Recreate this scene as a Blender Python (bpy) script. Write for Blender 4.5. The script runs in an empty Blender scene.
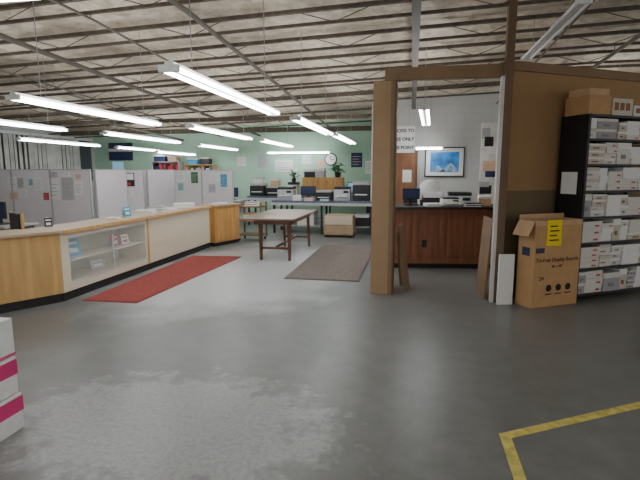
import bpy, bmesh, math, random
from mathutils import Vector, Matrix
random.seed(7)
scene = bpy.context.scene
COL = scene.collection
CEIL = 3.75
def drop(x, y=0): return .036 * min(x, 3.) - .045 * max(0., y - 5.)

# ---------------------------------------------------------------- materials
MATS = {}
def mat(name, c, rough=.6, metal=0., vary=.08, scale=12., bump=0., emit=0., alpha=None, wood=False):
    if name in MATS: return MATS[name]
    m = bpy.data.materials.new(name); m.use_nodes = True
    nt = m.node_tree; b = nt.nodes['Principled BSDF']
    b.inputs['Roughness'].default_value = rough
    b.inputs['Metallic'].default_value = metal
    tc = nt.nodes.new('ShaderNodeTexCoord')
    mp = nt.nodes.new('ShaderNodeMapping')
    nt.links.new(tc.outputs['Object'], mp.inputs['Vector'])
    no = nt.nodes.new('ShaderNodeTexNoise'); no.inputs['Scale'].default_value = scale
    no.inputs['Detail'].default_value = 6
    if wood: mp.inputs['Scale'].default_value = (3., 3., .25)
    nt.links.new(mp.outputs['Vector'], no.inputs['Vector'])
    cr = nt.nodes.new('ShaderNodeValToRGB')
    cr.color_ramp.elements[0].position = .3; cr.color_ramp.elements[1].position = .7
    lo = [max(0, x * (1 - vary)) for x in c]; hi = [min(1, x * (1 + vary)) for x in c]
    cr.color_ramp.elements[0].color = (*lo, 1); cr.color_ramp.elements[1].color = (*hi, 1)
    nt.links.new(no.outputs['Fac'], cr.inputs['Fac'])
    nt.links.new(cr.outputs['Color'], b.inputs['Base Color'])
    if bump:
        bp = nt.nodes.new('ShaderNodeBump'); bp.inputs['Strength'].default_value = bump
        nt.links.new(no.outputs['Fac'], bp.inputs['Height']); nt.links.new(bp.outputs['Normal'], b.inputs['Normal'])
    if emit:
        b.inputs['Emission Color'].default_value = (*c, 1); b.inputs['Emission Strength'].default_value = emit
    if alpha is not None: b.inputs['Alpha'].default_value = alpha
    MATS[name] = m
    return m

WHITE = mat('white_paint', (.70, .70, .68), .5)
PAPER = mat('paper', (.80, .80, .78), .8, vary=.03)
BLACK = mat('black_plastic', (.015, .015, .017), .45)
STEELBLK = mat('black_steel', (.010, .010, .012), .5, .2)
OAK = mat('oak', (.53, .32, .12), .45, vary=.18, scale=5, wood=True)
OAKO = mat('orange_oak', (.55, .29, .09), .45, vary=.18, scale=5, wood=True)
OAKTOP = mat('oak_top', (.43, .31, .19), .4, vary=.12, scale=5)
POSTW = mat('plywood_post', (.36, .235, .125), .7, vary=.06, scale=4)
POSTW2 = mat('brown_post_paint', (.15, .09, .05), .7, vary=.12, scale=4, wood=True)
BEAMW = mat('dull_beam_wood', (.24, .15, .08), .7, vary=.12, scale=4)
CREAM = mat('cream_laminate', (.67, .60, .46), .5, vary=.04)
CREAMIN = mat('cream_interior', (.72, .70, .58), .6, vary=.04)
WALNUT = mat('walnut_panel', (.26, .10, .05), .5, vary=.28, scale=6, wood=True)
DARKW = mat('dark_table_wood', (.14, .06, .03), .4, vary=.3, scale=6)
TABTOP = mat('worn_table_top', (.24, .155, .11), .35, vary=.2, scale=4)
KICK = mat('dark_kick', (.012, .010, .010), .6)
GREYFAB = mat('grey_partition_fabric', (.62, .58, .60), .9, vary=.02, scale=60)
GREYFRAME = mat('grey_partition_frame', (.44, .42, .43), .5)
STEEL = mat('grey_steel', (.35, .35, .36), .4, .7)
JOIST = mat('dusty_joist_steel', (.12, .095, .07), .8, .1, vary=.3)
PIPE = mat('grey_pipe', (.14, .12, .10), .6, .2)
CARDB = mat('cardboard', (.49, .29, .13), .85, vary=.08, scale=8)
CARDB2 = mat('cardboard_light', (.54, .36, .20), .85, vary=.08, scale=8)
YELLOW = mat('yellow_paper', (.85, .63, .02), .8, vary=.02)
PEG = mat('tan_hardboard', (.35, .215, .10), .85, vary=.06, scale=3)
PEGD = mat('brown_hardboard', (.175, .13, .07), .85, vary=.08, scale=3)
TUBE = mat('fluorescent_tube', (.93, .97, 1.), .4, vary=0, emit=27.)
INK = mat('black_ink', (.01, .01, .01), .8, vary=0)
PINK = mat('magenta_print', (.60, .03, .17), .6, vary=.05)
BLUE = mat('blue_print', (.05, .35, .55), .6, vary=.15)
NAVY = mat('navy_print', (.02, .03, .09), .6)
RED = mat('red_print', (.55, .04, .04), .6)
LBLUE = mat('light_blue_glow', (.25, .45, .65), .4, emit=.6)
SILVER = mat('silver_plastic', (.5, .5, .52), .4)
GREEN = mat('leaf_green', (.04, .16, .04), .6, vary=.3)
DRYW = mat('drywall_edge', (.60, .58, .55), .7)
BLUEGREY = mat('blue_grey_laminate', (.10, .13, .19), .35)

def glass():
    m = bpy.data.materials.new('clear_glass'); m.use_nodes = True
    b = m.node_tree.nodes['Principled BSDF']
    b.inputs['Base Color'].default_value = (.9, 1, .97, 1)
    b.inputs['Roughness'].default_value = .03; b.inputs['Alpha'].default_value = .12
    return m
GLASS = glass()

# ---------------------------------------------------------------- mesh accumulator
class M:
    def __init__(s): s.bm = bmesh.new(); s.mi = 0
    def _tag(s, geom):
        for f in {f for v in geom for f in v.link_faces}: f.material_index = s.mi
    def box(s, a, b, rz=0, about=None):
        c = [(a[i] + b[i]) / 2 for i in range(3)]; d = [abs(b[i] - a[i]) for i in range(3)]
        m = Matrix.Translation(c) @ Matrix.Rotation(rz, 4, 'Z') @ Matrix.Diagonal((*d, 1))
        g = bmesh.ops.create_cube(s.bm, size=1, matrix=m); s._tag(g['verts']); return s
    def boxm(s, m, d):
        g = bmesh.ops.create_cube(s.bm, size=1, matrix=m @ Matrix.Diagonal((*d, 1))); s._tag(g['verts']); return s
    def cyl(s, p, q, r, n=12, r2=None):
        p = Vector(p); q = Vector(q); d = q - p
        rot = d.to_track_quat('Z', 'Y').to_matrix().to_4x4()
        g = bmesh.ops.create_cone(s.bm, cap_ends=True, segments=n, radius1=r, radius2=r if r2 is None else r2,
                                  depth=d.length, matrix=Matrix.Translation((p + q) / 2) @ rot)
        s._tag(g['verts']); return s
    def sph(s, c, r, sc=(1, 1, 1), n=12):
        g = bmesh.ops.create_uvsphere(s.bm, u_segments=n, v_segments=max(6, n // 2), radius=r,
                                      matrix=Matrix.Translation(c) @ Matrix.Diagonal((*sc, 1)))
        s._tag(g['verts']); return s
    def prism(s, pts, z0, z1):
        lo = [s.bm.verts.new((x, y, z0)) for x, y in pts]; hi = [s.bm.verts.new((x, y, z1)) for x, y in pts]
        n = len(pts); fs = [s.bm.faces.new(lo[::-1]), s.bm.faces.new(hi)]
        for i in range(n): fs.append(s.bm.faces.new((lo[i], lo[(i + 1) % n], hi[(i + 1) % n], hi[i])))
        for f in fs: f.material_index = s.mi
        return s
    def extx(s, prof, x0, x1):   # profile in y,z extruded along x
        lo = [s.bm.verts.new((x0, y, z)) for y, z in prof]; hi = [s.bm.verts.new((x1, y, z)) for y, z in prof]
        n = len(prof); fs = [s.bm.faces.new(lo), s.bm.faces.new(hi[::-1])]
        for i in range(n): fs.append(s.bm.faces.new((lo[i], hi[i], hi[(i + 1) % n], lo[(i + 1) % n])))
        for f in fs: f.material_index = s.mi
        return s
    def done(s, name, mats, parent=None, loc=(0, 0, 0), rz=0, bevel=0., smooth=False, rot=None):
        bmesh.ops.recalc_face_normals(s.bm, faces=s.bm.faces)
        me = bpy.data.meshes.new(name); s.bm.to_mesh(me); s.bm.free()
        if not isinstance(mats, (list, tuple)): mats = [mats]
        for m in mats: me.materials.append(m)
        if smooth:
            for f in me.polygons: f.use_smooth = True
        o = bpy.data.objects.new(name, me); COL.objects.link(o)
        o.location = loc; o.rotation_euler = rot if rot else (0, 0, rz)
        if parent: o.parent = parent
        if bevel:
            bv = o.modifiers.new('bevel', 'BEVEL'); bv.width = bevel; bv.segments = 2; bv.limit_method = 'ANGLE'
        return o

def tag(o, label, cat, group=None):
    o['label'] = label; o['category'] = cat
    if group: o['group'] = group
    return o
def root(name, label, cat, loc=(0, 0, 0), rz=0, group=None):
    o = bpy.data.objects.new(name, None); o.empty_display_size = .1; COL.objects.link(o)
    o.location = loc; o.rotation_euler = (0, 0, rz)
    return tag(o, label, cat, group)
def struct(o): o['kind'] = 'structure'; return o
def dup(r, loc, rz=0, scale=None, label=None):
    n = r.copy(); COL.objects.link(n); n.location = loc; n.rotation_euler = (0, 0, rz)
    if scale: n.scale = scale
    if label: n['label'] = label
    for c in r.children:
        k = c.copy(); COL.objects.link(k); k.parent = n
        for g in c.children:
            kk = g.copy(); COL.objects.link(kk); kk.parent = k
    return n
def text(s, size, m, parent=None, loc=(0, 0, 0), rot=(math.pi / 2, 0, 0), name='lettering', align='CENTER', bold=0.):
    cu = bpy.data.curves.new('t', 'FONT'); cu.body = s; cu.size = size; cu.align_x = align; cu.align_y = 'CENTER'
    cu.extrude = .0008; cu.offset = bold
    t = bpy.data.objects.new('t', cu); COL.objects.link(t)
    dg = bpy.context.evaluated_depsgraph_get()
    me = bpy.data.meshes.new_from_object(t.evaluated_get(dg))
    bpy.data.objects.remove(t)
    me.materials.clear(); me.materials.append(m)
    o = bpy.data.objects.new(name, me); COL.objects.link(o); o.location = loc; o.rotation_euler = rot
    if parent: o.parent = parent
    return o
R = math.radians
def P(par, name, m, boxes, bevel=0., **k):
    a = M()
    for b in boxes: a.box(*b)
    return a.done(name, m, par, bevel=bevel, **k)

# ---------------------------------------------------------------- room shell
def floor_mat():
    m = bpy.data.materials.new('polished_concrete'); m.use_nodes = True
    nt = m.node_tree; N = nt.nodes.new; L = nt.links.new; b = nt.nodes['Principled BSDF']
    tc = N('ShaderNodeTexCoord')
    def noise(sc, det=8, ro=.6):
        n = N('ShaderNodeTexNoise'); n.inputs['Scale'].default_value = sc; n.inputs['Detail'].default_value = det
        n.inputs['Roughness'].default_value = ro; L(tc.outputs['Object'], n.inputs['Vector']); return n
    n1 = noise(.8); n2 = noise(5, 10, .7); n3 = noise(30, 5, .7); n4 = noise(2.2, 8, .65)
    def ramp(f, a, c, ca=(0, 0, 0, 1), cb=(1, 1, 1, 1)):
        r = N('ShaderNodeValToRGB'); r.color_ramp.elements[0].position = a; r.color_ramp.elements[1].position = c
        r.color_ramp.elements[0].color = ca; r.color_ramp.elements[1].color = cb; L(f, r.inputs['Fac']); return r
    def mix(f, a, c):
        x = N('ShaderNodeMix'); x.data_type = 'RGBA'
        if hasattr(f, 'is_linked'): L(f, x.inputs[0])
        else: x.inputs[0].default_value = f
        for i, s in ((6, a), (7, c)):
            if isinstance(s, tuple): x.inputs[i].default_value = s
            else: L(s, x.inputs[i])
        return x.outputs[2]
    base = ramp(n1.outputs['Fac'], .35, .68, (.15, .152, .147, 1), (.20, .203, .196, 1)).outputs['Color']
    det = ramp(n2.outputs['Fac'], .35, .7, (.12, .122, .118, 1), (.24, .244, .236, 1)).outputs['Color']
    c = mix(.45, base, det)
    c = mix(ramp(n4.outputs['Fac'], .5, .75, (0, 0, 0, 1), (.3, .3, .3, 1)).outputs['Color'], c, (.27, .275, .27, 1))
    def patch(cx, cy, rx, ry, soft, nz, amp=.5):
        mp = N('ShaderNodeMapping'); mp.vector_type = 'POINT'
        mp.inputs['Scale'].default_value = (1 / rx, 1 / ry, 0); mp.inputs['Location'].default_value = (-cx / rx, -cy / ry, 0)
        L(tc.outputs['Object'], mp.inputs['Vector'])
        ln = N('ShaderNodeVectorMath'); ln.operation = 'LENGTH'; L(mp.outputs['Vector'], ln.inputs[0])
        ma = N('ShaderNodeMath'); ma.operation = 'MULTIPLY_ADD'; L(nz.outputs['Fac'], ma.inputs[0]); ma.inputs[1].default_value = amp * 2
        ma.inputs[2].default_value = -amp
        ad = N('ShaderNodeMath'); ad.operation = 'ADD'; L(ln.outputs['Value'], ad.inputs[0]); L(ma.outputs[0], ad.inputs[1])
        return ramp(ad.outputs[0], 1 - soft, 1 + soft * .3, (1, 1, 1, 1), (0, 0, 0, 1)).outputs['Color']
    def mul(x, y):
        q = N('ShaderNodeMath'); q.operation = 'MULTIPLY'; L(x, q.inputs[0])
        if isinstance(y, float): q.inputs[1].default_value = y
        else: L(y, q.inputs[1])
        return q.outputs[0]
    grit = ramp(n3.outputs['Fac'], .3, .6, (.4, .4, .4, 1), (1, 1, 1, 1)).outputs['Color']
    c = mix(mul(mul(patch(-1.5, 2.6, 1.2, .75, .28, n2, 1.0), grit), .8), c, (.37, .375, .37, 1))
    c = mix(mul(patch(-2.7, 7.4, 1.9, 3.2, .35, n1, .6), .9), c, (.50, .515, .52, 1))  # pale floor sheen between the mats, painted into the base colour
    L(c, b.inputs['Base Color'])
    rr = N('ShaderNodeMapRange'); rr.inputs['To Min'].default_value = .22; rr.inputs['To Max'].default_value = .46
    L(n2.outputs['Fac'], rr.inputs['Value']); L(rr.outputs[0], b.inputs['Roughness'])
    bp = N('ShaderNodeBump'); bp.inputs['Strength'].default_value = .06; bp.inputs['Distance'].default_value = .02
    L(n2.outputs['Fac'], bp.inputs['Height']); L(bp.outputs['Normal'], b.inputs['Normal'])
    return m
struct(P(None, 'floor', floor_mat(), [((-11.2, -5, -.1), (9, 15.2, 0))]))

def block_mat(name, c):
    m = bpy.data.materials.new(name); m.use_nodes = True
    nt = m.node_tree; N = nt.nodes.new; L = nt.links.new; b = nt.nodes['Principled BSDF']
    tc = N('ShaderNodeTexCoord'); mp = N('ShaderNodeMapping'); mp.inputs['Rotation'].default_value = (math.pi / 2, 0, 0)
    L(tc.outputs['Object'], mp.inputs['Vector'])
    br = N('ShaderNodeTexBrick'); br.inputs['Scale'].default_value = 1.
    br.inputs['Brick Width'].default_value = .4; br.inputs['Row Height'].default_value = .2; br.inputs['Mortar Size'].default_value = .005
    br.inputs['Color1'].default_value = (*c, 1); br.inputs['Color2'].default_value = (*[x * .97 for x in c], 1)
    br.inputs['Mortar'].default_value = (*[x * .85 for x in c], 1)
    L(mp.outputs['Vector'], br.inputs['Vector']); L(br.outputs['Color'], b.inputs['Base Color'])
    b.inputs['Roughness'].default_value = .7
    return m
GREENW = block_mat('mint_green_block', (.42, .64, .49))
WHITEW = block_mat('white_block', (.56, .56, .54))
LEFTW = mat('pale_wall', (.46, .47, .43), .8)
def wallz(x, y): return CEIL + drop(x, y) + .02
a = M()
pts = [(-11.2, 0), (-.9, 0), (-.9, wallz(-.9, 15)), (-11.2, wallz(-11.2, 15))]
lo = [a.bm.verts.new((x, 15, z)) for x, z in pts]; hi = [a.bm.verts.new((x, 15.2, z)) for x, z in pts]
a.bm.faces.new(lo); a.bm.faces.new(hi[::-1])
for i in range(4): a.bm.faces.new((lo[i], hi[i], hi[(i + 1) % 4], lo[(i + 1) % 4]))
struct(a.done('wall_back', GREENW))
struct(P(None, 'wall_back_right', WHITEW, [((-.9, 12, 0), (9, 12.2, wallz(3, 12)))]))
struct(P(None, 'wall_jog', WHITEW, [((-1.02, 12, 0), (-.9, 15, wallz(0, 12)))]))
struct(P(None, 'wall_left', LEFTW, [((-11.2, -5, 0), (-11, 15, wallz(-11, 5)))]))

def ceil_mat():
    m = bpy.data.materials.new('insulation_blanket'); m.use_nodes = True
    nt = m.node_tree; N = nt.nodes.new; L = nt.links.new; b = nt.nodes['Principled BSDF']
    tc = N('ShaderNodeTexCoord')
    n = N('ShaderNodeTexNoise'); n.inputs['Scale'].default_value = 3.4; n.inputs['Detail'].default_value = 10; n.inputs['Roughness'].default_value = .75
    n.inputs['Distortion'].default_value = .5
    L(tc.outputs['Object'], n.inputs['Vector'])
    r = N('ShaderNodeValToRGB'); r.color_ramp.elements[0].position = .34; r.color_ramp.elements[1].position = .62
    r.color_ramp.elements[0].color = (.40, .31, .21, 1); r.color_ramp.elements[1].color = (.76, .67, .53, 1)
    L(n.outputs['Fac'], r.inputs['Fac']); L(r.outputs['Color'], b.inputs['Base Color'])
    v = N('ShaderNodeTexVoronoi'); v.inputs['Scale'].default_value = 4; L(tc.outputs['Object'], v.inputs['Vector'])
    bp = N('ShaderNodeBump'); bp.inputs['Strength'].default_value = .8; bp.inputs['Distance'].default_value = .08
    L(v.outputs['Distance'], bp.inputs['Height']); L(bp.outputs['Normal'], b.inputs['Normal'])
    b.inputs['Roughness'].default_value = .6
    return m
a = M(); nx, ny = 130, 260
def cz(i, j):
    x = -11.2 + 20.2 * i / nx; y = -5 + 20.2 * j / ny
    return (x, y, CEIL + drop(x, y) - .05 * abs(math.sin(math.pi * y)) + random.uniform(-.02, .02))
vv = [[a.bm.verts.new(cz(i, j)) for j in range(ny + 1)] for i in range(nx + 1)]
for i in range(nx):
    for j in range(ny): a.bm.faces.new((vv[i][j], vv[i][j + 1], vv[i + 1][j + 1], vv[i + 1][j]))
struct(a.done('ceiling', ceil_mat(), smooth=True))

# open-web joists across the room, sloping evenly down to the low side
def joist(x1):
    a = M(); x0 = -10.98
    segs = ((x0, min(x1, 3.)),) + (((3., x1),) if x1 > 3 else ())
    for z, w_, h_ in ((3.665, .028, .022), (3.50, .02, .017)):
        for xa, xb in segs:
            pa, pb = Vector((xa, 0, z + drop(xa))), Vector((xb, 0, z + drop(xb)))
            d_ = pb - pa; ang = -math.atan2(d_.z, d_.x)
            a.boxm(Matrix.Translation((pa + pb) / 2) @ Matrix.Rotation(ang, 4, 'Y'), (d_.length, w_ * 2, h_ * 2))
    x = x0; k = 0
    while x < x1 - 1.2:
        za, zb = (3.50, 3.665) if k % 2 else (3.665, 3.50)
        a.cyl((x, 0, za + drop(x)), (x + .5, 0, zb + drop(x + .5)), .006, 5); x += .5 if k % 2 == 0 else 1.4; k += 1
    return tag(a.done('roof_joist', JOIST), 'long dusty open-web steel joist carrying the insulated roof', 'joist', 'roof joists')
j0 = joist(8.9); j0.location = (0, 1, 0)
for k in range(2, 12): dup(j0, (0, k, drop(0, k)))
j1 = joist(-1.05); j1.location = (0, 12.9, drop(0, 12.9)); dup(j1, (0, 13.9, drop(0, 13.9)))
def slopepipe(X, z, r_, y1=14.98):
    a = M(); z += drop(X)
    a.cyl((X, -3, z), (X, 5, z), r_, 10); a.cyl((X, 5, z), (X, y1, z + drop(0, y1)), r_, 10)
    for y in range(2, 12, 3): a.cyl((X, y, z + drop(0, y)), (X, y, 3.49 + drop(X, y)), .006, 6)
    tag(a.done('ceiling_pipe', PIPE), 'grey steel pipe hung under the roof joists', 'pipe', 'ceiling pipes')
for X, z, r_, y1 in ((-2.4, 3.38, .028, 14.98), (-4.9, 3.40, .035, 14.98), (-7.6, 3.38, .033, 14.98), (2.9, 3.38, .028, 11.95), (-3.6, 3.44, .014, 14.98), (-6.2, 3.42, .014, 14.98), (1.9, 3.43, .014, 11.95)):
    slopepipe(X, z, r_, y1)
a = M()
for ya, yb in ((1, 5), (5, 11.9)):
    pa, pb = Vector((0, ya, 3.45)), Vector((0, yb, 3.45 + drop(0, yb))); d_ = pb - pa
    mt = Matrix.Translation((pa + pb) / 2) @ Matrix.Rotation(math.atan2(d_.z, d_.y), 4, 'X')
    a.boxm(mt, (.06, d_.length, .06)); a.boxm(mt @ Matrix.Translation((0, 0, -.036)), (.1, d_.length, .012))
tag(a.done('strut_track', PIPE), 'long grey metal strut channel fixed under the joists', 'strut channel')
# dark cross beams closing in the back area, hung on drop rods
for yb, z0, hh in ((13.4, 2.74, .13), (11.45, 2.86, .09)):
    r = root('cross_beam', 'long dark brown beam hung across the back area', 'beam', (-10.95, yb, z0), 0, 'cross beams')
    P(r, 'beam', JOIST, [((0, -.05, 0), (9.9, .05, hh))], .004)
    for x in (1.5, 4.2, 6.9, 9.4): M().cyl((x, 0, hh), (x, 0, 3.70 + drop(x - 10.95, yb) - z0), .008, 6).done('drop_rod', STEEL, r)

# ---------------------------------------------------------------- light fixtures
def fixture(p, q, z=2.3, lit=True, top=None, label=None):
    p = Vector((*p, z)); q = Vector((*q, z)); d = q - p; L = d.length
    if top is None: top = 3.66 + drop((p.x + q.x) / 2, (p.y + q.y) / 2)
    r = root('fluorescent_fixture', label or ('white twin-tube fluorescent strip fixture, lit, hung on wires' if lit else
             'white twin-tube strip fixture, switched off, under the joists'), 'light fixture',
             ((p + q) / 2).to_tuple(), math.atan2(d.y, d.x), 'hanging strip lights')
    h = L / 2
    a = M(); a.extx([(-.03, .045), (.03, .045), (.035, .0), (.015, -.012), (-.015, -.012), (-.035, .0)], -h, h)
    a.done('housing', WHITE, r, bevel=.002)
    for s in (-1, 1):
        a = M(); a.cyl((-h + .03, s * .055, -.008), (h - .03, s * .055, -.008), .017, 8)
        a.done('fluorescent_tube', TUBE if lit else PAPER, r, smooth=False)
        a = M(); a.cyl((s * (h - .35), 0, .04), (s * (h - .35), 0, top - z), .004, 6); a.done('hanger_wire', STEEL, r)
    for s in (-1, 1):
        a = M(); a.box((s * h - .012, -.075, -.028), (s * h + .012, .075, .02)); a.done('end_cap', WHITE, r)
    return r
for X, y0, y1 in ((-1.64, 3.07, 5.58), (-3.71, 3.94, 6.52), (-5.77, 4.7, 7.13), (-8.3, 8.85, 11.5), (-5.5, 7.8, 10.6), (-8.3, 12.3, 14.6),
                  (-3.4, 6.95, 9.7), (-1.52, 6.15, 8.75), (-1.45, 8.95, 11.7), (-3.3, 10.2, 12.8), (-5.5, 11.7, 14.4)):
    fixture((X, y0), (X, y1))
fixture((-6.9, 12.0), (-6.9, 14.3), 2.15)
fixture((.14, 7.0), (.24, 9.4), 2.5)
fixture((.05, 11.5), (.7, 11.5), 2.15)
fixture((-4.5, 14.5), (-2.5, 14.5), 2.2)
fixture((-3.6, 1.6), (-1.32, 1.68), 2.3)
fixture((1.55, 5.1), (1.55, 7.4), 3.2, lit=False)
fixture((2.6, -1.6), (2.6, .8), 2.5)  # unseen lamp, added near the camera to light the right side
fixture((.6, -1.6), (.6, .8), 2.6)  # another added lamp out of view, brightens the foreground
fixture((-1.2, -2.6), (-1.2, -.2), 2.5)  # added lamp behind the camera, extra light for the near floor
fixture((3.5, 9), (3.5, 11), 2.5)

# ---------------------------------------------------------------- wooden post and headers
r = root('wooden_post', 'square boxed tan plywood post rising to a header beam', 'post', (-.5, 6.1, 0))
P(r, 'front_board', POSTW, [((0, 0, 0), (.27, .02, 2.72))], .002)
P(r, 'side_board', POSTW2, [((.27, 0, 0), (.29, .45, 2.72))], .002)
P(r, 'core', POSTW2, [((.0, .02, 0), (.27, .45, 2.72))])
P(r, 'corner_trim', BEAMW, [((.22, -.008, 0), (.27, .0, 2.72))])
tag(P(None, 'header_beam', BEAMW, [((-.36, 6.09, 2.721), (1.1, 6.2, 2.87))], .004), 'dull brown timber header beam spanning between two posts', 'beam')
r = root('partition_post', 'tall dark brown timber post with pale drywall edge', 'post', (1.0, 5.95, 0))
P(r, 'timber', POSTW2, [((.03, 0, 0), (.12, .12, 3.66))], .003)
P(r, 'drywall_edge', DRYW, [((-.01, .0, 0), (.03, .1, 2.7))], .003)

AN = R(31)
WL = (1.075, 6.135, 0)
wr = M(); wr.box((0, 0, 1.37), (4.2, .1, 2.80)); wr.mi = 1; wr.box((0, -.004, 0), (4.2, .1, 1.37))
struct(wr.done('wall_right', [PEG, PEGD], loc=WL, rz=AN))
tag(M().box((0, -.03, 2.80), (4.2, .13, 2.91)).done('header_beam', BEAMW, loc=WL, rz=AN, bevel=.004), 'brown timber cap beam along the hardboard partition', 'beam')

# ---------------------------------------------------------------- left counter run
CX, CY = -4.2, 4.98
DL = 1.92
r = root('display_case', 'cream display case with glass front, shelf and oak trim', 'display case', (CX, CY, 0), R(90))
P(r, 'toe_kick', KICK, [((0, .02, 0), (DL, .53, .11))])
P(r, 'body', CREAM, [((0, 0, .11), (DL, .55, .2)), ((0, .52, .2), (DL, .55, .86)), ((0, 0, .2), (.14, .52, .86)), ((DL - .05, 0, .2), (DL, .52, .86)), ((.14, 0, .79), (DL - .05, .52, .86))], .003)
P(r, 'shelf', CREAMIN, [((.14, .04, .47), (DL - .05, .52, .485))])
P(r, 'back_panel', CREAMIN, [((.14, .505, .2), (DL - .05, .52, .79))])
for nm, bx in (('frame_rail', ((.14, .0, .2), (DL - .05, .015, .22))), ('frame_rail', ((.14, 0, .775), (DL - .05, .015, .79))), ('frame_stile', ((1.02, 0, .22), (1.045, .015, .775)))):
    P(r, nm, SILVER, [bx])
P(r, 'glass_pane', GLASS, [((.15, .004, .22), (1.02, .008, .775))])
P(r, 'glass_pane', GLASS, [((1.045, .004, .22), (DL - .06, .008, .775))])
CY2 = CY + DL + .005
r = root('counter_cabinet', 'long cream laminate counter front with dark toe kick', 'counter', (CX, CY2, 0), R(90))
CLn = 9.34 - CY2
P(r, 'toe_kick', KICK, [((0, .02, 0), (CLn, .53, .11))])
P(r, 'front_panel', CREAM, [((0, 0, .11), (CLn, .55, .86))], .004)
for x in (0, CLn - .035): P(r, 'trim_strip', OAK, [((x, -.012, .11), (x + .035, 0, .86))])
r = root('counter_worktop', 'oak-edged tan laminate worktop along the counter', 'worktop', (CX, CY, .86), R(90))
P(r, 'top', OAKTOP, [((0, -.05, 0.001), (9.34 - CY, .52, .035))], .004)
P(r, 'edge_band', OAK, [((0, -.065, -.008), (9.34 - CY, -.05, .038))])
AC = R(59.7)
r = root('oak_counter', 'light oak veneered counter section with black base', 'counter', (CX - 1.6 * .5045, CY - 1.6 * .8634, 0), AC)
def trap(d0, d1, z0, z1, L=1.595): return M().prism([(0, d0), (L - d0 * .585, d0), (L - d1 * .585, d1), (0, d1)], z0, z1)
trap(.02, .53, 0, .11, 1.59).done('toe_kick', KICK, r)
trap(0, .55, .11, .86).done('front_panel', OAK, r, bevel=.003)
trap(-.05, .54, .861, .895).done('top', OAKTOP, r, bevel=.004)
P(r, 'panel_joint', KICK, [((.80, -.001, .11), (.804, .01, .86))])
AF = math.atan2(1.15, .38)
r = root('oak_cabinet', 'orange oak cabinet with door closing the counter end', 'cabinet', (-4.12, 9.42, 0), AF)
P(r, 'toe_kick', KICK, [((0, .03, 0), (.82, .55, .08))])
P(r, 'body', OAKO, [((0, 0, .08), (.82, .55, .86))], .003)
P(r, 'door', OAKO, [((.04, -.018, .13), (.78, -.001, .81))], .003)
P(r, 'top', OAKTOP, [((-.02, -.04, .861), (.85, .58, .895))], .004)

def leaflet(loc, w, h, m, rz, tilt, label, cat='brochure', stand=True):
    r = root('brochure', label, cat, loc, rz)
    a = M(); mt = Matrix.Rotation(-tilt, 4, 'X') @ Matrix.Translation((0, 0, h / 2))
    a.boxm(mt, (w, .006, h)); a.done('cover', m, r)
    a = M(); a.boxm(Matrix.Rotation(-tilt, 4, 'X') @ Matrix.Translation((0, -.004, h * .75)), (w * .7, .002, h * .12))
    a.boxm(Matrix.Rotation(-tilt, 4, 'X') @ Matrix.Translation((0, -.004, h * .35)), (w * .6, .002, h * .25)); a.done('printed_area', PAPER if m is not PAPER else RED, r)
    if stand:
        a = M(); a.box((-w / 2, -.02, 0), (w / 2, .1, .006)); a.boxm(Matrix.Translation((0, .1, .07)) @ Matrix.Rotation(.25, 4, 'X'), (w * .5, .004, .14)); a.done('stand', SILVER, r)
    return r
leaflet((-4.36, 5.42, .486), .2, .25, BLUE, R(70), .3, 'pale blue brochure on a small stand in the case')
leaflet((-4.36, 6.3, .486), .15, .19, RED, R(80), .2, 'small red brochure on a stand in the case')
leaflet((-4.36, 6.55, .486), .15, .15, PAPER, R(80), .2, 'small white card on a stand in the case')
leaflet((-4.45, 6.0, .201), .26, .16, GREYFRAME, R(80), .3, 'grey booklet on a stand in the case')

def monitor(loc, rz, w=.45, label='black computer monitor with dark screen'):
    r = root('computer_monitor', label, 'monitor', loc, rz)
    P(r, 'screen_case', BLACK, [((-w / 2, 0, .1), (w / 2, .03, .1 + w * .62))], .006)
    P(r, 'screen', LBLUE if w > .47 else NAVY, [((-w / 2 + .02, -.003, .12), (w / 2 - .02, .0, .08 + w * .62))])
    P(r, 'stand', BLACK, [((-.03, .03, .02), (.03, .05, .25)), ((-.12, -.06, 0), (.12, .12, .02))], .004)
    return r
def stack(loc, rz, w, d, h, label, m=PAPER):
    r = root('paper_stack', label, 'papers', loc, rz)
    n = 4
    for i in range(n):
        M().box((-w / 2, -d / 2, 0), (w / 2, d / 2, h / n * .97)).done('sheaf', m if i % 2 else PAPER, r, loc=(0, 0, i * h / n), rz=random.uniform(-.08, .08))
    return r
stack((-4.48, 7.35, .896), .2, .3, .22, .06, 'loose white papers piled on the counter')
stack((-4.48, 7.75, .896), .1, .26, .2, .1, 'tray of white forms on the counter', GREYFRAME)
stack((-4.48, 8.1, .896), 1.2, .3, .22, .04, 'loose white papers piled on the counter')
stack((-4.45, 8.7, .896), .5, .4, .28, .09, 'stack of white flyers on the counter')
stack((-4.4, 6.35, .896), .1, .2, .12, .03, 'small pile of cards on the counter')
leaflet((-4.42, 6.75, .896), .12, .16, BLUE, R(70), .25, 'small blue leaflet holder on the counter')
stack((-4.15, 9.8, .896), .3, .3, .22, .03, 'white papers on the oak cabinet')
leaflet((-4.58, 5.25, .896), .09, .12, BLACK, R(50), .2, 'small dark countertop card holder')

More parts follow.
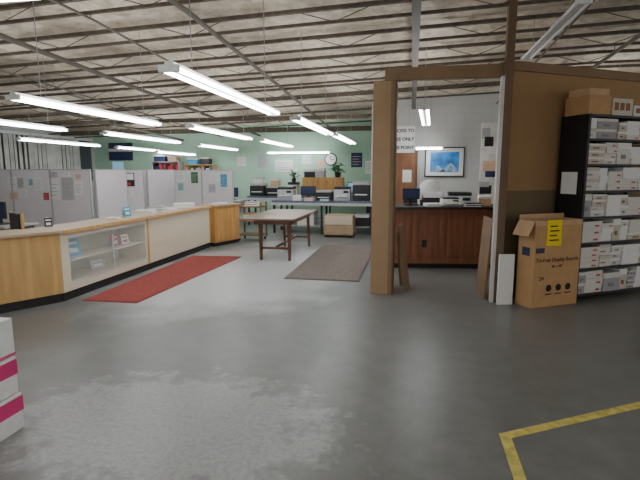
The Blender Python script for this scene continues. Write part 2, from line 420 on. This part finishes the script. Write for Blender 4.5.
def desk(loc, rz, w, d, h, label, top=BLUEGREY):
    r = root('desk', label, 'desk', loc, rz)
    P(r, 'desktop', top, [((0, 0, h - .035), (w, d, h))], .004)
    for x in (.04, w - .08):
        for y in (.04, d - .08): P(r, 'leg', STEEL, [((x, y, 0), (x + .04, y + .04, h - .035))])
    P(r, 'modesty_panel', GREYFRAME, [((.08, d - .1, .35), (w - .08, d - .08, h - .035))])
    return r
desk((-8.1, 6.3, 0), 0, 1.8, .7, .74, 'grey office desk behind the counter', GREYFRAME)
monitor((-6.7, 6.6, .74), R(-20))
def chair(loc, rz, label, m=OAK):
    r = root('armchair', label, 'chair', loc, rz)
    P(r, 'seat', GREYFRAME, [((-.25, -.25, .42), (.25, .25, .48))], .015)
    P(r, 'backrest', BLACK, [((-.22, .22, .55), (.22, .27, .98))], .015)
    for x in (-.26, .26):
        for y in (-.24, .24): P(r, 'leg', m, [((x - .02, y - .02, 0), (x + .02, y + .02, 1.0 if y > 0 else .66))], .004)
        P(r, 'armrest', m, [((x - .03, -.27, .66), (x + .03, .26, .69))], .006)
    return r
chair((-5.75, 6.3, 0), R(150), 'wooden-armed office chair with black backrest')

# ---------------------------------------------------------------- cubicle partitions
def partition(loc, rz, w, h, label='pale lilac-beige fabric cubicle partition panel', m=GREYFAB):
    r = root('cubicle_partition', label, 'partition', loc, rz, 'cubicle partitions')
    P(r, 'fabric_panel', m, [((.02, .005, .1), (w - .02, .045, h - .02))], .004)
    P(r, 'frame', GREYFRAME, [((0, 0, 0), (.02, .05, h)), ((w - .02, 0, 0), (w, .05, h)), ((.02, 0, h - .02), (w - .02, .05, h)), ((.02, 0, .0), (w - .02, .05, .1))], .003)
    return r
FAB2 = mat('pale_partition_fabric', (.74, .70, .72), .9, vary=.02, scale=60)
for i in range(3): partition((-9.9 + i * 1.003, 9.2, 0), 0, 1., 1.66, m=FAB2)
partition((-7.45, 10.5, 0), 0, 1.05, 1.66, m=FAB2)
partition((-7.3, 12, 0), 0, .85, 1.66, m=FAB2)
partition((-6.447, 12, 0), 0, .85, 1.66, m=FAB2)
partition((-5.594, 12, 0), 0, .9, 1.66, m=FAB2)
partition((-6.35, 10.6, 0), R(90), 1.35, 1.66)
partition((-6.82, 9.3, 0), R(90), 1.15, 1.66)
partition((-8.6, 7.4, 0), R(0), .95, 1.66, m=FAB2)
def pinned(x, y, z, w, h, m=PAPER, label='printed notice pinned on the partition', lines=True):
    r = root('paper_notice', label, 'notice', (x, y, z), 0, 'pinned papers')
    P(r, 'sheet', m, [((0, -.003, 0), (w, .0, h))])
    if lines:
        a = M()
        for k in range(4): a.box((w * .12, -.004, h * (.18 + .18 * k)), (w * (.88 if k % 2 else .7), -.003, h * (.22 + .18 * k)))
        a.done('printed_lines', GREYFRAME, r)
LPEACH = mat('peach_paper', (.75, .5, .35), .8); LTEAL = mat('teal_paper', (.2, .45, .5), .8); LGREY = mat('grey_paper', (.45, .45, .47), .8)  # peach, teal and grey sheets for the notices
for x, z, w, h, m_ in ((-9.0, 1.2, .22, .3, PAPER), (-8.75, 1.25, .16, .22, LGREY), (-8.98, .98, .2, .16, LPEACH), (-8.72, 1.02, .2, .18, PAPER), (-8.45, 1.3, .1, .14, LTEAL), (-8.3, 1.2, .2, .28, PAPER), (-8.1, .98, .14, .16, RED), (-7.95, 1.0, .26, .44, PAPER), (-7.62, .98, .3, .5, LGREY), (-7.3, 1.1, .2, .3, PAPER), (-7.25, 1.45, .14, .1, LPEACH), (-7.9, 1.48, .2, .12, LGREY), (-7.55, 1.5, .16, .1, PAPER)):
    pinned(x, 9.205, z, w, h, m_)
r = root('framed_photo', 'wide framed group photo pinned on the partition', 'picture', (-7.35, 10.505, 1.25), 0)
P(r, 'frame', BLACK, [((0, -.012, 0), (.7, 0, .33))]); P(r, 'print', PAPER, [((.02, -.014, .16), (.68, -.012, .31))]); P(r, 'caption_band', RED, [((.1, -.014, .03), (.6, -.012, .1))])
pinned(-6.3, 12.005, 1.35, .22, .22); pinned(-5.9, 12.005, 1.3, .2, .3, GREEN); pinned(-5.35, 12.005, 1.35, .25, .22); pinned(-5.05, 12.005, 1.2, .18, .34, BLUE); pinned(-8.4, 7.405, 1.2, .2, .3); pinned(-8.1, 7.405, 1.1, .14, .1, RED)
pinned(-6.95, 12.005, 1.25, .3, .22, LPEACH); pinned(-6.9, 10.505, 1.0, .2, .2); pinned(-6.3, 12.005, 1.1, .16, .2, LTEAL); pinned(-5.4, 12.005, 1.05, .2, .22, LGREY)

# left wall: windows with vertical blinds
r = root('vertical_blinds', 'off-white vertical blind slats over a dark window', 'blinds', (-11, 8.6, 1.3))
P(r, 'dark_pane', mat('dim_window', (.06, .07, .075), .5), [((0, 0, 0), (.02, 6.2, 1.35))])
P(r, 'head_rail', WHITE, [((0, 0, 1.35), (.12, 6.2, 1.42))])
a = M(); y = .05
while y < 5.5:
    wd = random.choice((.09, .12, .15))
    a.boxm(Matrix.Translation((.07, y + wd / 2, .68)) @ Matrix.Rotation(random.uniform(-.5, .1), 4, 'Z'), (.006, wd, 1.32)); y += random.uniform(.15, .19)
a.done('slats', mat('blind_slat', (.50, .50, .47), .8, vary=.2, scale=3), r)
r = root('wall_banner', 'navy and white banner hanging on the green wall', 'banner', (-10.4, 14.96, 2.0))
P(r, 'cloth', NAVY, [((0, 0, 0), (.9, .03, .6))]); P(r, 'stripe', PAPER, [((0, -.005, .3), (.9, 0, .4))])
r = root('blue_poster', 'bright blue poster on the green wall', 'poster', (-10.3, 14.97, 1.65))
P(r, 'sheet', LBLUE, [((0, 0, 0), (.4, .03, .3))]); P(r, 'margin', PAPER, [((.03, -.003, .03), (.37, 0, .06))])  # poster sheet is given emission, so it glows by itself
def bookcase(loc, w, h, label, m=OAK, n=5):
    r = root('bookcase', label, 'bookcase', loc)
    P(r, 'side_panel', m, [((0, 0, 0), (.025, .35, h))]); P(r, 'side_panel', m, [((w - .025, 0, 0), (w, .35, h))]); P(r, 'back_panel', m, [((.025, .33, 0), (w - .025, .35, h))])
    for k in range(n + 1): P(r, 'shelf', m, [((.025, 0, (h - .03) * k / n), (w - .025, .33, (h - .03) * k / n + .025))])
    k = n - 1; x = .04
    while x < w - .12:
        bw = random.uniform(.05, .1); hh = (h / n) * random.uniform(.55, .85)
        b_ = P(None, 'binder', random.choice((WHITE, BLACK, BLUE, RED, GREYFRAME, CARDB2, NAVY)), [((0, 0, 0), (bw, .24, hh))], loc=(loc[0] + x, loc[1] + .05, loc[2] + (h - .03) * k / n + .0255))
        tag(b_, 'binder standing upright in a bookcase', 'binder', 'binders in the bookcases'); x += bw + .004
bookcase((-8.6, 14.6, 0), 1.0, 1.95, 'grey bookcase filled with binders', GREYFRAME)
bookcase((-7.4, 14.6, 0), 1.0, 1.85, 'oak bookcase filled with binders', OAK)

r = root('wall_clock', 'round black-rimmed white wall clock', 'clock', (-2.55, 15, 2.0))
M().cyl((0, -.05, 0), (0, 0, 0), .2, 28).done('rim', BLACK, r)
M().cyl((0, -.055, 0), (0, -.05, 0), .17, 28).done('dial', PAPER, r)
a = M(); a.box((-.008, -.06, 0), (.008, -.055, .1)); a.box((0, -.06, -.008), (.13, -.055, .008)); a.done('hands', INK, r)

# ---------------------------------------------------------------- floor mats, tape
def rough_mat(name, c): return mat(name, c, .95, vary=.25, scale=25, bump=.3)
def quadmat(name, pts, m, label, edge):
    r = root(name, label, 'mat', (*pts[0], 0))
    o = pts[0]; q = [(p[0] - o[0], p[1] - o[1]) for p in pts]
    c = (sum(p[0] for p in q) / 4, sum(p[1] for p in q) / 4)
    M().prism(q, 0, .008).done('rubber_border', edge, r)
    M().prism([(c[0] + (p[0] - c[0]) * .96, c[1] + (p[1] - c[1]) * .985) for p in q], .0075, .013).done('pile', m, r)
quadmat('floor_mat', [(-4.02, 5.06), (-3.28, 5.08), (-3.14, 8.38), (-4.1, 8.3)], rough_mat('red_carpet', (.32, .06, .05)), 'long worn faded red carpet runner along the counter', mat('red_edge', (.27, .05, .045), .8))
quadmat('floor_mat', [(-1.86, 6.72), (-.72, 6.74), (-.72, 10.0), (-1.88, 10.1)], rough_mat('grey_carpet', (.18, .145, .13)), 'grey-brown entrance mat lying on the concrete', mat('grey_edge', (.12, .10, .09), .8))
a = M()
d = Vector((.98, .58)).normalized(); n = Vector((-d.y, d.x)) * .033
c0 = Vector((.6, 2.84)); e = c0 + d * 3
a.prism([tuple(c0 - n), tuple(e - n), tuple(e + n), tuple(c0 + n)], 0, .002)
a.prism([(.565, 1.5), (.63, 1.5), (.637, 2.85), (.572, 2.87)], 0, .0022)
tag(a.done('floor_tape', mat('yellow_tape', (.58, .48, .12), .6, vary=.3, scale=18)), 'worn yellow marking tape in an L on the concrete', 'floor tape')

# ---------------------------------------------------------------- worktable
r = root('work_table', 'dark wooden worktable with worn top and slim splayed legs', 'table', (0, 0, 0))
P(r, 'tabletop', TABTOP, [((-3.02, 7.9, .755), (-2.0, 10.05, .785))], .006)
P(r, 'apron', DARKW, [((-2.8, 8.12, .66), (-2.12, 8.14, .755)), ((-2.8, 9.83, .66), (-2.12, 9.85, .755)), ((-2.8, 8.14, .66), (-2.78, 9.83, .755)), ((-2.14, 8.14, .66), (-2.12, 9.83, .755))])
for x, sx in ((-2.7, 1), (-2.16, 1)):
    for y, sy in ((8.2, -1), (9.77, 1)):
        a = M(); a.cyl((x + sx * .02, y + sy * .05, 0), (x, y, .75), .026, 4, .042); a.done('leg', DARKW, r)
P(r, 'stretcher', DARKW, [((-2.42, 8.2, .22), (-2.39, 9.78, .26))]); P(r, 'stretcher', DARKW, [((-2.68, 8.17, .2), (-2.15, 8.2, .24))]); P(r, 'stretcher', DARKW, [((-2.68, 9.78, .2), (-2.15, 9.81, .24))])

r = root('utility_cart', 'small open wooden rolling cart with shelves', 'cart', (-3.98, 10.38, 0))
for x in (0, .55):
    for y in (0, .42): P(r, 'upright', BEAMW, [((x, y, .07), (x + .04, y + .025, .9))])
for z in (.12, .45, .78): P(r, 'shelf', BEAMW, [((0.001, 0.001, z), (.589, .444, z + .03))], .003)
for x in (.03, .54):
    for y in (.03, .41):
        a = M(); a.cyl((x - .015, y, .035), (x + .015, y, .035), .035, 14); a.done('caster', BLACK, r)
stack((-3.68, 10.6, .811), 0, .3, .25, .1, 'stack of paper on the cart', GREYFRAME)
stack((-3.68, 10.6, .481), 0, .35, .28, .16, 'stack of paper on the cart shelf', CARDB2)

# ---------------------------------------------------------------- back work benches
def bench(loc, rz, w, d, h, label):
    r = root('workbench', label, 'workbench', loc, rz)
    P(r, 'benchtop', BLUEGREY, [((0, 0, h - .05), (w, d, h))], .004)
    P(r, 'front_rail', SILVER, [((0, -.01, h - .12), (w, .01, h - .05))])
    k = int(w / 1.1) + 1
    for i in range(k):
        x = .03 + (w - .1) * i / (k - 1)
        for y in (.02, d - .08): P(r, 'leg', BLACK, [((x, y, 0), (x + .05, y + .05, h - .05))])
    P(r, 'lower_shelf', GREYFRAME, [((.05, .1, .18), (w - .05, d - .08, .21))])
    return r
bench((-3.6, 11.9, 0), 0, 2.65, .8, .86, 'long dark-topped workbench with steel legs')
bench((-4.9, 13.6, 0), 0, 3.7, .7, .88, 'long dark workbench against the green wall')
r = root('drawer_cabinet', 'white cabinet with wooden drawers by the workbench', 'cabinet', (-2.1, 11.35, 0))
P(r, 'body', OAKTOP, [((0, 0, .06), (.72, .5, .55))], .004); P(r, 'drawer', CREAM, [((.02, -.015, .32), (.7, 0, .53))], .003); P(r, 'drawer', OAKTOP, [((.02, -.015, .09), (.7, 0, .3))], .003)
P(r, 'plinth', KICK, [((.02, .02, 0), (.7, .48, .06))])
def printer(loc, rz, w, d, h, label, m=SILVER):
    r = root('office_printer', label, 'printer', loc, rz)
    P(r, 'body', m, [((-w / 2, -d / 2, 0), (w / 2, d / 2, h * .8))], .012)
    P(r, 'scanner_lid', BLACK if m is not BLACK else GREYFRAME, [((-w / 2 + .01, -d / 2 + .01, h * .82), (w / 2 - .01, d / 2, h))], .008)
    P(r, 'paper_tray', PAPER, [((-w * .35, -d / 2 - .06, h * .3), (w * .35, -d / 2, h * .36))])
    P(r, 'control_panel', BLACK, [((w * .1, -d / 2 - .012, h * .55), (w * .42, -d / 2, h * .72))])
    return r
def sbox(x, y, z, w_, d_, h_, m_, label='storage box standing among the office equipment'):
    rr_ = root('storage_box', label, 'box', (x, y, z), 0, 'storage boxes')
    P(rr_, 'body', m_, [((0, 0, 0), (w_, d_, h_ * .75))], .004); P(rr_, 'lid', PAPER if m_ is not WHITE else GREYFRAME, [((-.004, -.004, h_ * .75), (w_ + .004, d_ + .004, h_))], .003)
printer((-3.32, 12.4, .86), 0, .42, .4, .34, 'grey desktop printer on the workbench')
printer((-1.27, 12.3, .86), 0, .45, .4, .5, 'dark copier unit on the workbench', BLACK)
printer((-1.77, 12.3, .86), 0, .42, .4, .36, 'grey desktop copier on the workbench')
printer((-2.25, 12.3, .86), 0, .42, .4, .26, 'black desktop scanner on the workbench', BLACK)
monitor((-2.75, 12.5, .86), 0, .42)
stack((-2.95, 12.05, .861), .2, .22, .2, .14, 'papers on the workbench')
stack((-2.62, 12.05, .861), .0, .22, .2, .08, 'papers on the workbench', CARDB2)
stack((-2.2, 12.0, .861), .0, .22, .16, .05, 'papers on the workbench', LTEAL)
for x, w_, h_, m_ in ((-3.5, .4, .3, CARDB2), (-2.95, .45, .35, WHITE), (-1.4, .35, .3, BLACK)): sbox(x, 12.05, .211, w_, .5, h_, m_, 'storage box on the lower shelf of the workbench')
printer((-4.6, 13.9, .88), 0, .46, .4, .38, 'black printer on the rear bench', BLACK)
printer((-4.08, 13.9, .88), 0, .48, .4, .3, 'black printer on the rear bench', BLACK)
sbox(-4.75, 13.8, 1.261, .3, .25, .18, WHITE, 'white box stacked on a printer')
sbox(-4.2, 13.8, 1.181, .25, .25, .22, CARDB2, 'cardboard box stacked on a printer')
printer((-3.5, 13.9, .88), 0, .3, .4, .42, 'white machine on the rear bench', WHITE)
def filing(loc, w, h, label, nx_, nz_):
    r = root('wooden_drawer_unit', label, 'drawer unit', loc)
    P(r, 'body', OAKO, [((0, 0, 0), (w, .4, h))], .004)
    for i in range(nx_):
        for k in range(nz_):
            x0 = w / nx_ * i + .02; z0 = h / nz_ * k + .02
            dr = P(r, 'drawer', OAKO, [((x0, -.012, z0), (x0 + w / nx_ - .04, 0, z0 + h / nz_ - .04))])
            P(dr, 'knob', BLACK, [((x0 + w / nx_ / 2 - .03, -.03, z0 + h / nz_ / 2 - .03), (x0 + w / nx_ / 2 + .0, -.012, z0 + h / nz_ / 2 - .01))])
filing((-3.2, 13.75, .88), 1.2, .56, 'orange oak multi-drawer unit standing on the rear bench', 4, 2)
monitor((-1.6, 13.9, .88), 0, .52, 'monitor with pale blue screen on the rear bench')
for x, w_, h_, m_ in ((-3.15, .3, .22, BLACK), (-2.82, .28, .26, GREYFRAME)): sbox(x, 13.78, 1.441, w_, .3, h_, m_, 'storage box standing on the oak drawer unit')
desk((-6.3, 13.3, 0), 0, 1.3, .7, .75, 'grey desk standing beyond the partitions', GREYFRAME)
monitor((-5.4, 13.6, .75), 0, .46); monitor((-6.0, 13.6, .75), 0, .46)
for x, w_, h_, m_ in ((-8.5, .4, .22, NAVY), (-8.0, .3, .18, CARDB2), (-7.3, .35, .2, BLUE), (-6.85, .3, .24, BLACK)):
    sbox(x, 14.62, 1.952 if x < -7.5 else 1.852, w_, .28, h_, m_, 'storage box on top of a bookcase')
def plant(loc, label, s=1.):
    r = root('potted_plant', label, 'plant', loc)
    M().cyl((0, 0, 0), (0, 0, .14 * s), .07 * s, 14, .09 * s).done('pot', BLACK, r)
    a = M()
    for i in range(34):
        t = random.uniform(0, 6.28); l = random.uniform(.05, .2) * s; zz = random.uniform(.16, .36) * s
        a.boxm(Matrix.Translation((math.cos(t) * l, math.sin(t) * l, zz)) @ Matrix.Rotation(t, 4, 'Z') @ Matrix.Rotation(random.uniform(-.8, .8), 4, 'Y'), (.14 * s, .06 * s, .006))
    a.cyl((0, 0, .1 * s), (0, 0, .3 * s), .02, 6); a.done('leaves', GREEN, r)
plant((-2.16, 13.95, 1.44), 'small leafy green plant in a dark pot', 1.1)
plant((-3.5, 13.9, 1.3), 'small leafy green plant on a white machine', .8)
for x, z, w_, h_, m_ in ((-3.5, 1.85, .3, .3, PAPER), (-1.9, 1.75, .35, .45, NAVY), (-1.45, 1.55, .3, .4, PAPER), (-3.0, 1.75, .25, .25, LPEACH), (-4.4, 1.6, .6, .4, PAPER), (-5.0, 1.75, .3, .4, LGREY), (-3.9, 1.4, .25, .3, PAPER), (-5.7, 1.8, .3, .3, PAPER)):
    pinned(x, 15, z, w_, h_, m_, 'printed notice taped on the green wall')

# ---------------------------------------------------------------- right service counter
r = root('service_counter', 'reddish walnut panelled service counter with black top', 'counter', (-.4, 7.83, 0), R(9))
P(r, 'base', KICK, [((0, .03, 0), (1.9, .6, .08))])
P(r, 'panelled_front', WALNUT, [((0, .012, .08), (1.9, .6, 1.0))])
for k in range(5):
    P(r, 'stile', WALNUT, [((.0 + k * .45, -.006, .16), (.08 + k * .45, .012, .93))], .002)
P(r, 'bottom_rail', WALNUT, [((0, -.006, .08), (1.9, .012, .16))], .002)
for k in range(4): P(r, 'raised_panel', WALNUT, [((.12 + k * .45, .002, .21), (.41 + k * .45, .013, .88))], .006)
P(r, 'countertop', BLACK, [((-.03, -.1, 1.0), (1.95, .65, 1.035))], .005)
P(r, 'cap_rail', WALNUT, [((0, -.02, .93), (1.9, 0.012, 1.0))])
P(r, 'outlet_plate', BLACK, [((.6, -.006, .36), (.68, .006, .48))])
monitor((.0, 8.25, 1.036), R(15), .3, 'small dark monitor on the service counter')
stack((.35, 8.08, 1.036), .3, .26, .2, .05, 'white papers on the service counter')
printer((.64, 8.28, 1.036), .1, .28, .28, .14, 'small white label printer on the service counter', WHITE)
stack((1.0, 8.15, 1.036), .1, .25, .2, .06, 'papers and folders on the service counter', NAVY)
r = root('pencil_cup', 'dark cup holding pens on the service counter', 'cup', (.18, 8.22, 1.036))
M().cyl((0, 0, 0), (0, 0, .1), .035, 14, .04).done('cup', BLACK, r)
for k in range(4): M().cyl((0, 0, .02), (.02 * math.cos(k * 1.7), .02 * math.sin(k * 1.7), .17), .004, 6).done('pen', (RED, BLUE, YELLOW, INK)[k], r)
sbox(1.12, 8.3, 1.036, .2, .18, .16, CARDB2, 'small cardboard box on the service counter')
desk((-.2, 10.6, 0), 0, 1.9, .7, .76, 'white desk behind the service counter', WHITE)
r = root('office_machine', 'white rounded office machine on the rear desk', 'machine', (.42, 10.9, .76))
P(r, 'body', WHITE, [((-.28, -.22, 0), (.28, .22, .42))], .05)
M().sph((-.02, 0, .5), .19, (1.2, .9, .9), 20).done('domed_cover', WHITE, r, smooth=True)
P(r, 'dark_panel', BLACK, [((-.2, -.225, .12), (.2, -.215, .28))], .004)
printer((1.05, 10.9, .76), 0, .5, .45, .4, 'grey office printer on the rear desk', SILVER)
printer((-.02, 10.9, .76), 0, .3, .4, .35, 'dark office printer on the rear desk', BLACK)
r = root('framed_landscape', 'framed blue mountain landscape with pale mat border', 'picture', (.3, 12, 1.48))
P(r, 'frame', BLACK, [((0, -.05, 0), (.94, 0, .72))], .006)
P(r, 'mat_border', PAPER, [((.03, -.054, .03), (.91, -.05, .69))])
P(r, 'print', mat('blue_scene_glow', (.04, .20, .50), .3, vary=.6, scale=4, emit=.2), [((.13, -.058, .12), (.81, -.054, .6))])  # print has a faint painted-in glow through emission
a = M()
for pts in ([(.15, .13), (.5, .13), (.4, .24), (.3, .28), (.22, .22)], [(.35, .13), (.79, .13), (.72, .24), (.62, .35), (.52, .25)]):
    vs = [a.bm.verts.new((x, -.060, z)) for x, z in pts]; a.bm.faces.new(vs)
a.done('mountain_shapes', mat('snow', (.3, .42, .56), .5, vary=.5), r)
r = root('hanging_sign', 'white hanging sign with bold black lettering', 'sign', (-.4, 9.7, 2.0))
P(r, 'board', PAPER, [((-.4, 0, -.02), (.44, .02, .50))])
for i, s in enumerate(('ACCESS TO', 'EMPLOYEES ONLY', 'PAST THIS POINT')): text(s, .088, INK, r, (.425, -.002, .41 - i * .165), align='RIGHT', bold=.003)
for x in (-.35, .32): M().cyl((x, .01, .50), (x, .01, 1.28), .004, 6).done('hanging_wire', STEEL, r)
r = root('wooden_door', 'brown wooden door with white notice', 'door', (-.78, 12, 0))
P(r, 'door_leaf', mat('door_brown', (.26, .11, .05), .5, wood=True, vary=.2, scale=5), [((0, -.05, 0), (.85, 0, 2.05))], .004)
P(r, 'frame', POSTW2, [((-.06, -.06, 0), (0, 0, 2.12)), ((.85, -.06, 0), (.91, 0, 2.12)), ((0, -.06, 2.05), (.85, 0, 2.12))])
P(r, 'notice', PAPER, [((.55, -.055, 1.35), (.77, -.05, 1.65))])
M().sph((.78, -.08, 1.0), .03).done('knob', STEEL, r)
r = root('bulletin_column', 'narrow white board crowded with papers and photographs', 'bulletin board', (1.26, 9.4, 0), R(0))
P(r, 'board', WHITE, [((0, 0, 0), (.30, .04, 2.5))], .003)
zz = 1.0; k = 0
while zz < 2.3:
    h_ = random.uniform(.1, .24); x_ = random.uniform(-.03, .12); w_ = random.uniform(.12, .24)
    P(r, 'pinned_sheet', (PAPER, BLACK, LGREY, PAPER, NAVY, LPEACH, PAPER)[k % 7], [((x_, -.006 - .002 * (k % 3), zz), (x_ + w_, -.0, zz + h_))])
    zz += h_ * .8; k += 1

def lean(loc, rz, w, h, tilt, m, label):
    a = M(); a.boxm(Matrix.Rotation(-tilt, 4, 'X') @ Matrix.Translation((0, 0, h / 2)), (w, .025, h))
    o = a.done('leaning_board', m, loc=loc, rz=rz, bevel=.003); tag(o, label, 'board')
lean((-.02, 6.42, .0), R(82), .3, .9, .13, BEAMW, 'brown wooden board leaning against the post')
lean((-.10, 6.72, .0), R(82), .26, .78, .08, POSTW, 'brown hardboard offcut leaning against the post')
lean((.93, 6.35, .0), R(-86), .5, 1.02, .06, BEAMW, 'dark brown board leaning beside the timber post')
a = M(); a.box((0, 0, 0), (.19, .03, .62)); tag(a.done('foam_board', PAPER, loc=(1.06, 5.86, 0), rz=R(15), bevel=.003), 'white foam board propped beside the carton', 'board')

# ---------------------------------------------------------------- big carton with yellow sign
r = root('cardboard_carton', 'tall open cardboard carton of display boards, yellow sign taped on', 'box', (1.42, 5.75, 0), AN)
W_, D_, H_ = .71, .26, 1.04
P(r, 'body', CARDB, [((0, 0, 0), (W_, D_, H_ - .06)), ], .004)
a = M(); a.box((0, 0, H_ - .06), (W_, .008, H_)); a.box((0, D_ - .008, H_ - .06), (W_, D_, H_)); a.box((0, .008, H_ - .06), (.008, D_ - .008, H_)); a.box((W_ - .008, .008, H_ - .06), (W_, D_ - .008, H_))
a.done('rim', CARDB2, r)
a = M(); a.boxm(Matrix.Translation((-.055, D_ / 2, H_ - .09)) @ Matrix.Rotation(R(28), 4, 'Y'), (.008, D_ * .95, .2)); a.done('side_flap', CARDB2, r)
a = M(); a.boxm(Matrix.Translation((W_ / 2, D_ + .01, H_ + .02)) @ Matrix.Rotation(R(-8), 4, 'X'), (W_ * .98, .008, .07)); a.done('back_flap', CARDB2, r)
P(r, 'yellow_sign', YELLOW, [((.17, -.004, .74), (.39, 0, 1.045))])
a = M()
for k in range(4): a.box((.21, -.006, .80 + .055 * k), (.35 - .03 * (k % 2), -.004, .815 + .055 * k))
a.done('sign_print', INK, r)
text('Tri-Fold Display Boards', .068, INK, r, (.355, -.002, .57))
text('36" x 48"', .045, INK, r, (.355, -.002, .49))
text('24', .07, INK, r, (.13, -.002, .35))
for k in range(3):
    cx = .25 + .15 * k
    M().cyl((cx, -.003, .23), (cx, 0, .23), .042, 20).done('printed_symbol', INK, r)
    M().box((cx - .05, -.003, .15), (cx + .05, 0, .162)).done('printed_caption', INK, r)
P(r, 'printed_logo', NAVY, [((.02, -.002, .66), (.15, 0, .72))])
P(r, 'side_logo', NAVY, [((-.002, .07, .62), (0, .19, .72))])

# ---------------------------------------------------------------- black steel shelf with boxes
SW, SD, SH = 1.25, .4, 2.28
r = root('steel_shelving', 'black steel shelving unit filled with small cartons', 'shelving', (2.03, 6.17, 0), AN)
for x in (0, SW - .035):
    for y in (0, SD - .035): P(r, 'upright', STEELBLK, [((x, y, 0), (x + .035, y + .035, SH))])
LV = [.06, .39, .71, 1.03, 1.35, 1.67, 1.97]
for z in LV + [SH - .03]: P(r, 'shelf', STEELBLK, [((.0, .0, z), (SW, SD, z + .025))])
P(r, 'side_panel', STEELBLK, [((-.004, .03, .05), (.004, SD - .03, SH))])
P(r, 'back_panel', STEELBLK, [((.0, SD - .006, .05), (SW, SD, SH))])
P(r, 'taped_notice', PAPER, [((-.008, .1, 1.33), (-.004, .33, 1.6))])
ca, sa = math.cos(AN), math.sin(AN)
def sl(x, y, z): return (2.03 + x * ca - y * sa, 6.17 + x * sa + y * ca, z)
def carton(name, bodym, bandm, label, grp, lb=(.3, .25, .62, .45)):
    r = root(name, label, 'box', (0, 0, -5), AN, grp)
    P(r, 'body', bodym, [((0, 0, 0), (1, 1, .78))]); P(r, 'lid', bandm[0], [((-.005, -.01, .72), (1.005, 1.0, 1))]); P(r, 'printed_label', bandm[1], [((lb[0], -.02, lb[1]), (lb[2], 0, lb[3]))])
    return r
LBL = [mat('label_grey', (.22, .22, .24), .7), RED, BLUE, mat('label_brown', (.25, .12, .05), .7), mat('label_green', (.05, .2, .08), .7)]
WB = mat('white_box_board', (.66, .64, .60), .7, vary=.1); WB2 = mat('offwhite_box_board', (.56, .51, .42), .7); WB3 = mat('grey_box_board', (.34, .34, .35), .7)
protos = [carton('small_carton', WB, (PAPER, LBL[0]), 'small white carton with grey printed label', 'cartons on the steel shelves'),
          carton('small_carton', WB, (WB2, LBL[0]), 'small white carton with off-white lid', 'cartons on the steel shelves', (.1, .3, .5, .42)),
          carton('small_carton', WB2, (PAPER, LBL[3]), 'small off-white carton with brown label', 'cartons on the steel shelves'),
          carton('small_carton', WB3, (WB, LBL[0]), 'small grey carton with white lid', 'cartons on the steel shelves'),
          carton('small_carton', PAPER, (PAPER, PAPER), 'plain white ream of paper', 'cartons on the steel shelves', (.2, .2, .3, .3)),
          carton('small_carton', WB, (WB, LBL[1]), 'small white carton with red printed label', 'cartons on the steel shelves', (.65, .25, .85, .5))]
for li, z in enumerate(LV):
    avail = ((LV + [SH - .03])[li + 1] - z - .03); x = .04
    while x < SW - .16:
        w = random.choice((.14, .2, .24, .3, .34)); w = min(w, SW - .045 - x)
        n = random.choice((1, 2, 2, 3, 3, 4)); H = avail * random.choice((.8, .9, .94, .97))
        h = H / n - .0015
        zz = z + .025; pr = random.choice(protos)
        for q in range(n):
            if random.random() < .25: pr = random.choice(protos)
            dup(pr, sl(x + random.uniform(0, .005), .015 + random.uniform(0, .03), zz + .0005), AN, (w - .008, .29, h)); zz += h + .0015
        x += w
for pr in protos:
    for c in list(pr.children): bpy.data.objects.remove(c)
    bpy.data.objects.remove(pr)
def bigbox(loc, w, d, h, m, label, marks=None):
    r = root('cardboard_box', label, 'box', loc, AN)
    P(r, 'body', m, [((0, 0, 0), (w, d, h))], .004); P(r, 'tape', PAPER if m is not PAPER else CARDB, [((0, d / 2 - .025, h), (w, d / 2 + .025, h + .001))])
    if marks:
        a = M()
        for k in range(marks): a.box((w * (.1 + .28 * k), -.002, h * .3), (w * (.3 + .28 * k), 0, h * .75))
        a.done('printed_marks', LBL[3], r)
bigbox(sl(.0, .02, SH), .36, .34, .22, CARDB, 'brown cardboard box on top of the shelving')
bigbox(sl(.02, .04, SH + .222), .32, .3, .08, CARDB2, 'flat cardboard box stacked on another box')
bigbox(sl(.38, .02, SH), .34, .3, .2, WB2, 'white carton with printed marks on top of the shelving', 3)
bigbox(sl(.74, .02, SH), .4, .3, .13, WB, 'white carton on top of the shelving', 2)

# ---------------------------------------------------------------- stack of white cartons with magenta bands
for k in range(3):
    r = root('white_carton', 'white carton with a magenta printed band, stacked', 'box', (-2.99 + .01 * (2 - k), 1.93 - .01 * (k % 2), k * .24), 0, 'stacked white cartons')
    P(r, 'body', WHITE, [((0, 0, 0), (.6, .45, .234))], .006)
    P(r, 'printed_band', PINK, [((-.001, -.002, .12), (.602, .452, .215))] if k < 2 else [((-.001, -.002, .002), (.602, .452, .015))])

# ---------------------------------------------------------------- camera, world
f = 470.; p = math.atan(68 / f); psi = math.atan(92 / f * math.cos(p))
cam = bpy.data.cameras.new('camera'); co = bpy.data.objects.new('camera', cam); COL.objects.link(co)
cam.sensor_width = 36; cam.lens = 36 * f / 640; cam.clip_start = .05; cam.clip_end = 100
co.location = (0, 0, 1.6); co.rotation_euler = (math.pi / 2 - p, 0, psi)
scene.camera = co
w = bpy.data.worlds.new('world'); scene.world = w; w.use_nodes = True
w.node_tree.nodes['Background'].inputs[0].default_value = (1, .98, .96, 1); w.node_tree.nodes['Background'].inputs[1].default_value = .85
